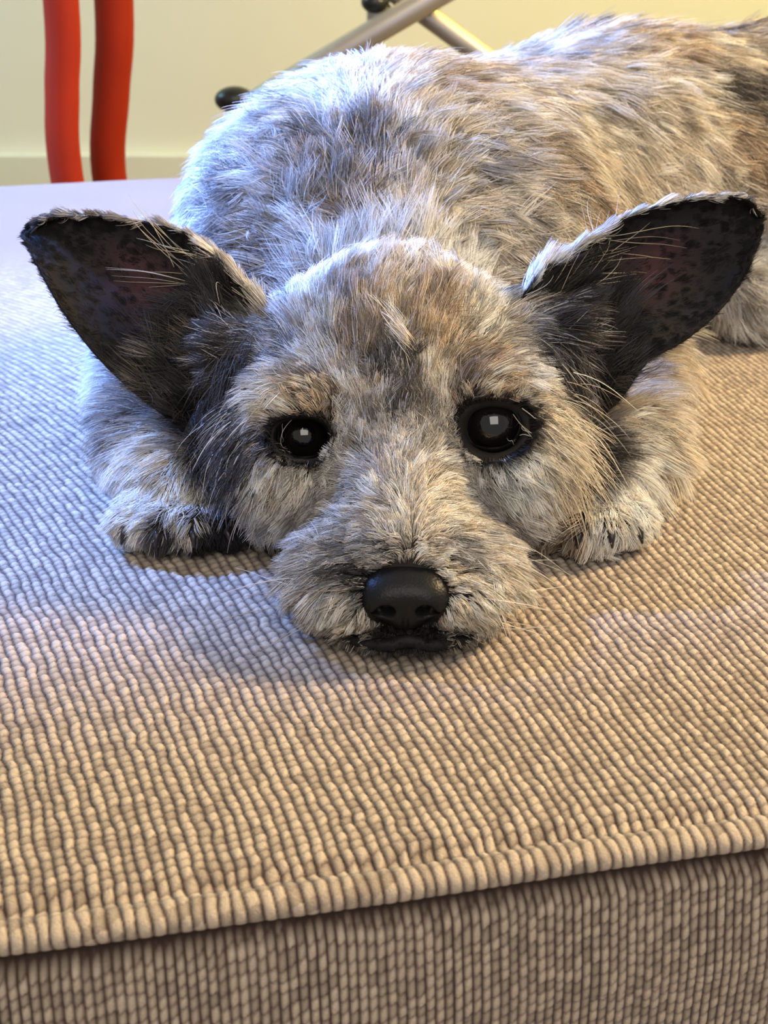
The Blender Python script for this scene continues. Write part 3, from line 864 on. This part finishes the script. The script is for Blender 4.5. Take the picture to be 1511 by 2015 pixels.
def fur(name, parent, p, n, d, L, lift, col, clump=0.004, tight=0.6, jit=0.25, cjit=0.35, curl=0.0012, rad=0.00013, steps=7,
        droop=0.25, collide=True, colvar=0.28, pale=0.10, zmin=0.0012, label=None, clear=False):
    N = len(p)
    r = np.random.default_rng(len(name) * 7 + N)
    # clumps
    nc = max(8, int(N / 22)) if clump is None else None
    key = np.floor(p / clump + r.random(3)).astype(np.int64)
    kk = (key[:, 0] * 73856093) ^ (key[:, 1] * 19349663) ^ (key[:, 2] * 83492791)
    uniq, first, inv = np.unique(kk, return_index=True, return_inverse=True)
    cj = r.normal(size=(len(uniq), 3)); cl = 1 + 0.22 * r.normal(size=len(uniq)); cc = r.normal(size=len(uniq)); ct = r.random(len(uniq))
    cw = r.random((len(uniq), 2)) * 6.28
    j = cj[inv] * cjit + r.normal(size=(N, 3)) * jit
    t0 = norm(d + j - n * (j * n).sum(1, keepdims=True))
    lf = np.clip(lift[:, None] + 0.10 * cj[inv][:, :1] + 0.08 * r.normal(size=(N, 1)), 0.05, 0.9)
    L = L * np.clip(cl[inv], 0.5, 1.5) * (0.7 + 0.45 * r.random(N))
    X = np.empty((N, steps, 3)); X[:, 0] = p - n * 0.0004
    dr = norm(n * (lf + 0.25) + t0 * (1 - lf))
    h = L / (steps - 1)
    side = np.cross(n, t0)
    for s_ in range(1, steps):
        t = s_ / (steps - 1)
        tgt = norm(t0 + n * lf * 0.55 + np.array((0, 0, -droop)) * t)
        dr = norm(dr * 0.62 + tgt * 0.38)
        wave = side * (np.sin(cw[inv, 0] + t * 7) * curl * 55 * t)[:, None] + n * (np.cos(cw[inv, 1] + t * 6) * curl * 35 * t)[:, None]
        x = X[:, s_ - 1] + norm(dr + wave) * h[:, None]
        if collide: x = sdf_push(x, 0.0006 + 0.002 * t)
        if clear:                                       # hair parts round the eyes
            for e, rr in zip(EC, (0.0100, 0.0108)):
                ce = np.array(e) + np.array(norm(np.array((0, 0, CAMZ)) - np.array(e))) * 0.004
                dv = (x - ce) * np.array((0.80, 0.7, 1.0)); dist = np.linalg.norm(dv, axis=1, keepdims=True)
                x = np.where(dist < rr, ce + dv / dist * rr / np.array((0.80, 0.7, 1.0)), x)
        x[:, 2] = np.maximum(x[:, 2], zmin)
        X[:, s_] = x
    # draw the hairs of a clump together towards their tips
    lead = X[first[inv]]
    tt_ = np.linspace(0, 1, steps)[None, :, None]
    same = (np.linalg.norm(p - p[first[inv]], axis=1) < clump * 2.2)[:, None, None]
    X = X + (lead - X) * tt_ ** 1.3 * tight * same * (0.5 + 0.5 * r.random((N, 1, 1)))
    X[:, 1:, 2] = np.maximum(X[:, 1:, 2], zmin)
    lum = np.exp(colvar * (0.75 * cc[inv] + 0.65 * r.normal(size=N)))
    c = col * lum[:, None]
    warm = (ct[inv] - 0.5) * 0.14
    c = c * np.stack([1 + warm, np.ones(N), 1 - warm], -1)
    pale = (r.random(N) < pale) & (col.mean(1) > 0.05)
    c[pale] = c[pale] * 0.45 + np.array(Wh) * 0.55
    c = np.clip(c, 0.004, 0.86)
    cd = bpy.data.hair_curves.new(name)
    cd.add_curves([steps] * N)
    cd.attributes['position'].data.foreach_set('vector', X.reshape(-1).astype(np.float32))
    ra = cd.attributes.get('radius') or cd.attributes.new('radius', 'FLOAT', 'POINT')
    pr = np.array([1.0, 1.0, 0.95, 0.85, 0.7, 0.5, 0.22]) if steps == 7 else np.linspace(1, 0.25, steps)
    rr_ = rad * (0.75 + 0.5 * r.random(N)) * np.where(pale, 1.35, 1.0)
    ra.data.foreach_set('value', (rr_[:, None] * pr[None]).reshape(-1).astype(np.float32))
    ca = cd.attributes.new('coat', 'FLOAT_COLOR', 'CURVE')
    ca.data.foreach_set('color', np.concatenate([c, np.ones((N, 1))], 1).reshape(-1).astype(np.float32))
    return link(name, cd, m_fur, parent, kind='stuff', label=label)


# roots on the body: one draw of points over its quads, thinned by region
q0 = BV[BQ]
area = 0.5 * np.linalg.norm(np.cross(q0[:, 2] - q0[:, 0], q0[:, 3] - q0[:, 1]), axis=1)
cen = q0.mean(1)
nq = norm(BN[BQ].mean(1))
head_c = np.array((0.004, 0.375, 0.035))
dh = np.linalg.norm((cen - head_c) / np.array((1.15, 1.0, 1.0)), axis=1)
is_head = (cen[:, 1] < 0.442) & (dh < 0.080) & ~((np.abs(cen[:, 0]) > 0.050) & (cen[:, 2] < 0.034))
is_leg = ~is_head & (cen[:, 1] < 0.47) & (np.abs(cen[:, 0]) > 0.036) & (cen[:, 2] < 0.045)
toward = np.array((0, 0, CAMZ)) - cen
facing = (norm(toward) * nq).sum(1)
under = (cen[:, 2] < 0.004) & (nq[:, 2] < -0.3)


def draw(mask, density):
    w = area * mask * np.where(facing < -0.25, 0.35, 1.0) * ~under
    N = int(w.sum() * density * FAST_FUR)
    pick = RNG.choice(len(w), N, p=w / w.sum())
    a, b_ = RNG.random((N, 1)), RNG.random((N, 1))
    Q = q0[pick]; NQ = BN[BQ[pick]]
    bl = lambda A: A[:, 0] * (1 - a) * (1 - b_) + A[:, 1] * a * (1 - b_) + A[:, 2] * a * b_ + A[:, 3] * (1 - a) * b_
    return bl(Q), norm(bl(NQ))


def keep_clear(p, n):
    k = np.ones(len(p), bool)
    for e, rr in zip(EC, (0.0090, 0.0096)):
        dv = (p - np.array(e)) * np.array((0.84, 0.75, 1.06))
        k &= np.linalg.norm(dv, axis=1) > rr
    k &= np.linalg.norm((p - nc_) * np.array((0.92, 0.8, 1.15)), axis=1) > 0.0105
    lc = np.array([tuple(x) for x in lp])
    dl = np.sqrt(((p[:, None] - lc[None]) ** 2).sum(-1)).min(1)
    k &= dl > 0.0014
    return k


p, n = draw(is_head, 6.5e6)
k = keep_clear(p, n); p, n = p[k], n[k]
d, L, lf, c = guide_values(p, n)
L = np.minimum(L, 0.020)
for e in EC:                                            # short black hair at the lids, lying away from the eye
    dv = p - np.array(e); de = np.linalg.norm(dv * np.array((0.84, 0.75, 1.06)), axis=1)
    wv_ = (1 - sstep(0.010, 0.019, de))
    L = L * (1 - 0.65 * wv_)
    d = norm(d + norm(dv - n * (dv * n).sum(1, keepdims=True)) * wv_[:, None] * 1.6)
    wk = (1 - sstep(0.0108, 0.0135, de))[:, None]
    c = c * (1 - wk) + np.array(K_) * wk
dn = np.linalg.norm(p - nc_, axis=1)
L = L * (0.45 + 0.55 * sstep(0.012, 0.024, dn))
lc = np.array([tuple(x) for x in lp])
wl = (1 - sstep(0.0035, 0.0065, np.sqrt(((p[:, None] - lc[None]) ** 2).sum(-1)).min(1)))[:, None]
c = c * (1 - wl * 0.85) + np.array(K_) * wl * 0.85
L = L * (1 - 0.5 * wl[:, 0])
fur('head_fur', body, p, n, d, L, lf, c, clump=0.0021, tight=0.66, rad=0.000078, jit=0.18, cjit=0.26, curl=0.0010, clear=True, colvar=0.54)
print('head', len(p))
p, n = draw(is_leg, 3.2e6)
d, L, lf, c = guide_values(p, n)
fur('leg_fur', body, p, n, d, np.minimum(L, 0.016), lf, c, clump=0.003, tight=0.55, rad=0.00010, jit=0.2, cjit=0.25)
print('leg', len(p))
p, n = draw(~is_head & ~is_leg, 3.0e6)
d, L, lf, c = guide_values(p, n)
fur('body_fur', body, p, n, d, L * 0.70, lf, c, clump=0.0030, tight=0.62, rad=0.00010, jit=0.2, cjit=0.40, curl=0.0034, droop=0.2, colvar=0.58)
print('body', len(p))


# ------------------------------------------------------------------ ear fur
def ear_fur(ob, f_, b_, nn, sign):
    n, m = f_.shape[:2]
    out = np.gradient(f_, axis=0); out = norm(out)          # base -> tip
    across = norm(np.gradient(f_, axis=1))                  # top rail -> lower rail
    r = RNG

    def samp(G, N, i0, i1, j0, j1, bias=1.0):
        fi = i0 + (i1 - i0) * r.random(N) ** bias; fj = j0 + (j1 - j0) * r.random(N)
        i, j = fi * (n - 1), fj * (m - 1)
        ii, jj = np.minimum(i.astype(int), n - 2), np.minimum(j.astype(int), m - 2)
        a, b2 = (i - ii)[:, None], (j - jj)[:, None]
        g = lambda A: A[ii, jj] * (1 - a) * (1 - b2) + A[ii + 1, jj] * a * (1 - b2) + A[ii + 1, jj + 1] * a * b2 + A[ii, jj + 1] * (1 - a) * b2
        return g(G), norm(g(nn)), norm(g(out)), norm(g(across)), fi, fj
    one = np.ones
    # velvet on the inner face, thin over the bare pinkish middle
    P_, N2, O, A, fi, fj = samp(f_, 60000, 0.0, 1, 0, 1)
    bare = np.exp(-(((fi - 0.36) / 0.16) ** 2 + ((fj - 0.55) / 0.20) ** 2))
    k = r.random(len(P_)) > bare * 0.80
    P_, N2, O, A, fi, fj = (x[k] for x in (P_, N2, O, A, fi, fj))
    col = np.where((fi < 0.28)[:, None], np.array((0.036, 0.032, 0.030)), np.array((0.008, 0.007, 0.0075)))
    fur('ear_lining', ob, P_, N2, norm(O + (fj - 0.5)[:, None] * A * 0.8), 0.0026 + 0.004 * np.clip(0.3 - fi, 0, 1) / 0.3, one(len(P_)) * 0.12, col, clump=0.0022,
        rad=0.00006, collide=False, steps=5, colvar=0.25, pale=0.0, jit=0.25, droop=0.05, tight=0.4)
    # soft grey tufts that stand out of the ear's mouth
    P_, N2, O, A, fi, fj = samp(f_, 4200, 0.0, 0.26, 0.10, 0.98)
    fur('ear_tuft', ob, P_, N2, norm(O * 0.9 + A * 0.15), 0.010 + 0.006 * r.random(len(P_)), one(len(P_)) * 0.42, np.tile((0.048, 0.043, 0.040), (len(P_), 1)), clump=0.004,
        rad=0.00009, collide=False, colvar=0.5, jit=0.25, droop=0.1)
    # outer face
    P_, N2, O, A, fi, fj = samp(b_, 9000, 0.0, 1, 0, 1)
    t = np.clip(fi * 1.3, 0, 1)[:, None]
    col = np.array(Cg) * (1 - t) + np.array((0.10, 0.085, 0.08)) * t
    fur('ear_back_fur', ob, P_, -N2, O, 0.0055 - 0.002 * fi, one(len(P_)) * 0.18, col, clump=0.003, rad=0.0001, collide=False, steps=5, droop=0.05)
    # fringe along the upper edge
    P_, N2, O, A, fi, fj = samp(b_, 3800, 0.0, 0.85, 0.0, 0.035)
    t = np.clip(fi * 1.2, 0, 1)[:, None]
    col = np.array((0.58, 0.52, 0.44) if sign < 0 else (0.80, 0.78, 0.76)) * (1 - t) + np.array((0.26, 0.22, 0.19) if sign < 0 else (0.50, 0.48, 0.46)) * t
    fur('ear_fringe', ob, P_, norm(-A + 0.6 * -N2), norm(O + 0.02 * -A), 0.0032 + 0.0080 * (1 - fi) ** 1.5, 0.12 * one(len(P_)), col, clump=0.003, rad=0.0001, collide=False, droop=0.05, cjit=0.25)
    # fine dark rim at the lower edge and the tip
    P_, N2, O, A, fi, fj = samp(f_, 2600, 0.1, 1.0, 0.95, 1.0)
    fur('ear_rim', ob, P_, A, O, 0.0022 * one(len(P_)), 0.3 * one(len(P_)), np.tile((0.02, 0.017, 0.017), (len(P_), 1)), pale=0.0, clump=0.002, rad=0.00008, collide=False, steps=5, droop=0)
    # a few long pale hairs across the opening
    P_, N2, O, A, fi, fj = samp(f_, 46, 0.02, 0.40, 0.02, 0.35)
    fur('ear_wisp', ob, P_, N2, norm(O + 0.2 * A), 0.018 + 0.012 * r.random(len(P_)), 0.35 * one(len(P_)), np.tile((0.62, 0.52, 0.38), (len(P_), 1)), clump=0.006, rad=0.00010, collide=False, droop=0.1, colvar=0.2)


ear_fur(ear_l, elf, elb, eln, -1)
ear_fur(ear_r, erf, erb, ern, 1)

# ------------------------------------------------------------------ claws
m_claw = plain('claw_horn', (0.018, 0.014, 0.016), 0.35, 0.5)
for nm, sgn in (('l', -1), ('r', 1)):
    for t in TOES[nm]:
        c0 = Vector((t[0], t[1] - 0.0045, t[2] + 0.001))
        dirx = (t[0] - (-0.065 if nm == 'l' else 0.0655)) * 0.12
        c = spline([c0, c0 + Vector((dirx, -0.0030, -0.0002)), c0 + Vector((dirx * 1.6, -0.0048, -0.0034))], 10)
        bm = bmesh.new(); tube(bm, c, [0.0019 - 0.0016 * (i / 9) ** 1.3 for i in range(10)], 12)
        link('claw', bm_mesh('claw', bm), m_claw, dog)


# ------------------------------------------------------------------ long locks and whiskers
def lock(name, spots, d_px, L, col, lift=0.35, n_each=60, spread=0.004, rad=0.00009, **kw):
    """hairs rooted round points of the coat; each spot is (px, py) on the body"""
    ps, ns, ds = [], [], []
    for k_, (px, py) in enumerate(spots):
        h, n_ = on_body(px, py)
        if h is None: continue
        dx, dy = d_px[k_ % len(d_px)]
        d_ = (P(px + dx * 30, py + dy * 30, h.y) - P(px, py, h.y)).normalized()
        for _ in range(n_each):
            ps.append(np.array(h) + RNG.normal(size=3) * spread * 0.5); ns.append(np.array(n_)); ds.append(np.array(d_))
    ps, ns, ds = map(np.array, (ps, ns, ds))
    ps = sdf_push(ps, 0.0)
    ds = norm(ds - ns * (ds * ns).sum(1, keepdims=True))
    N = len(ps)
    return fur(name, body, ps, ns, ds, np.full(N, L), np.full(N, lift), np.tile(col, (N, 1)).astype(float), rad=rad, **kw)


# dark side locks falling from the ear bases over the cheeks and fore legs
lock('side_lock', [(470, 760), (455, 790), (450, 730), (480, 820), (480, 700), (470, 850), (490, 900), (480, 880)], [(-.35, 1)], 0.017, (0.05, 0.044, 0.042), n_each=150, spread=0.007, clump=0.003, jit=0.15, cjit=0.2, colvar=0.5, droop=0.35)
lock('side_lock', [(1095, 720), (1120, 700), (1105, 760), (1120, 790), (1110, 830), (1085, 690), (1120, 740)], [(.6, 1)], 0.017, (0.06, 0.052, 0.048), n_each=150, spread=0.007, clump=0.003, jit=0.15, cjit=0.2, colvar=0.5, droop=0.35)
lock('pale_lock', [(1085, 800), (1100, 860), (1110, 900), (1095, 930), (1075, 850)], [(.6, 1)], 0.020, (0.62, 0.54, 0.42), n_each=45, spread=0.008, clump=0.004, jit=0.12, cjit=0.2, colvar=0.25, droop=0.3)
lock('pale_lock', [(470, 900), (480, 830), (500, 800), (490, 950)], [(-.5, 1)], 0.014, (0.55, 0.50, 0.42), n_each=45, spread=0.008, clump=0.004, jit=0.12, cjit=0.2, colvar=0.25, droop=0.3)
# pale strands lying down the middle of the forehead
lock('forelock', [(735, 590), (750, 610), (760, 630), (740, 600)], [(.5, 1)], 0.017, (0.74, 0.66, 0.50), lift=0.15, n_each=34, spread=0.003, clump=0.006, jit=0.06, cjit=0.08, colvar=0.15, pale=0.3, rad=0.0001)
# whiskers
lock('whisker', [(640, 1150), (620, 1190), (600, 1120), (660, 1210)], [(-1, .3)], 0.026, (0.35, 0.31, 0.27), lift=0.35, n_each=3, spread=0.008, clump=0.001, tight=0, jit=0.25, cjit=0.1, rad=0.00011, droop=0.1)
lock('whisker', [(950, 1150), (970, 1190), (990, 1120), (930, 1210)], [(1, .3)], 0.026, (0.60, 0.54, 0.46), lift=0.35, n_each=3, spread=0.008, clump=0.001, tight=0, jit=0.25, cjit=0.1, rad=0.00011, droop=0.1)
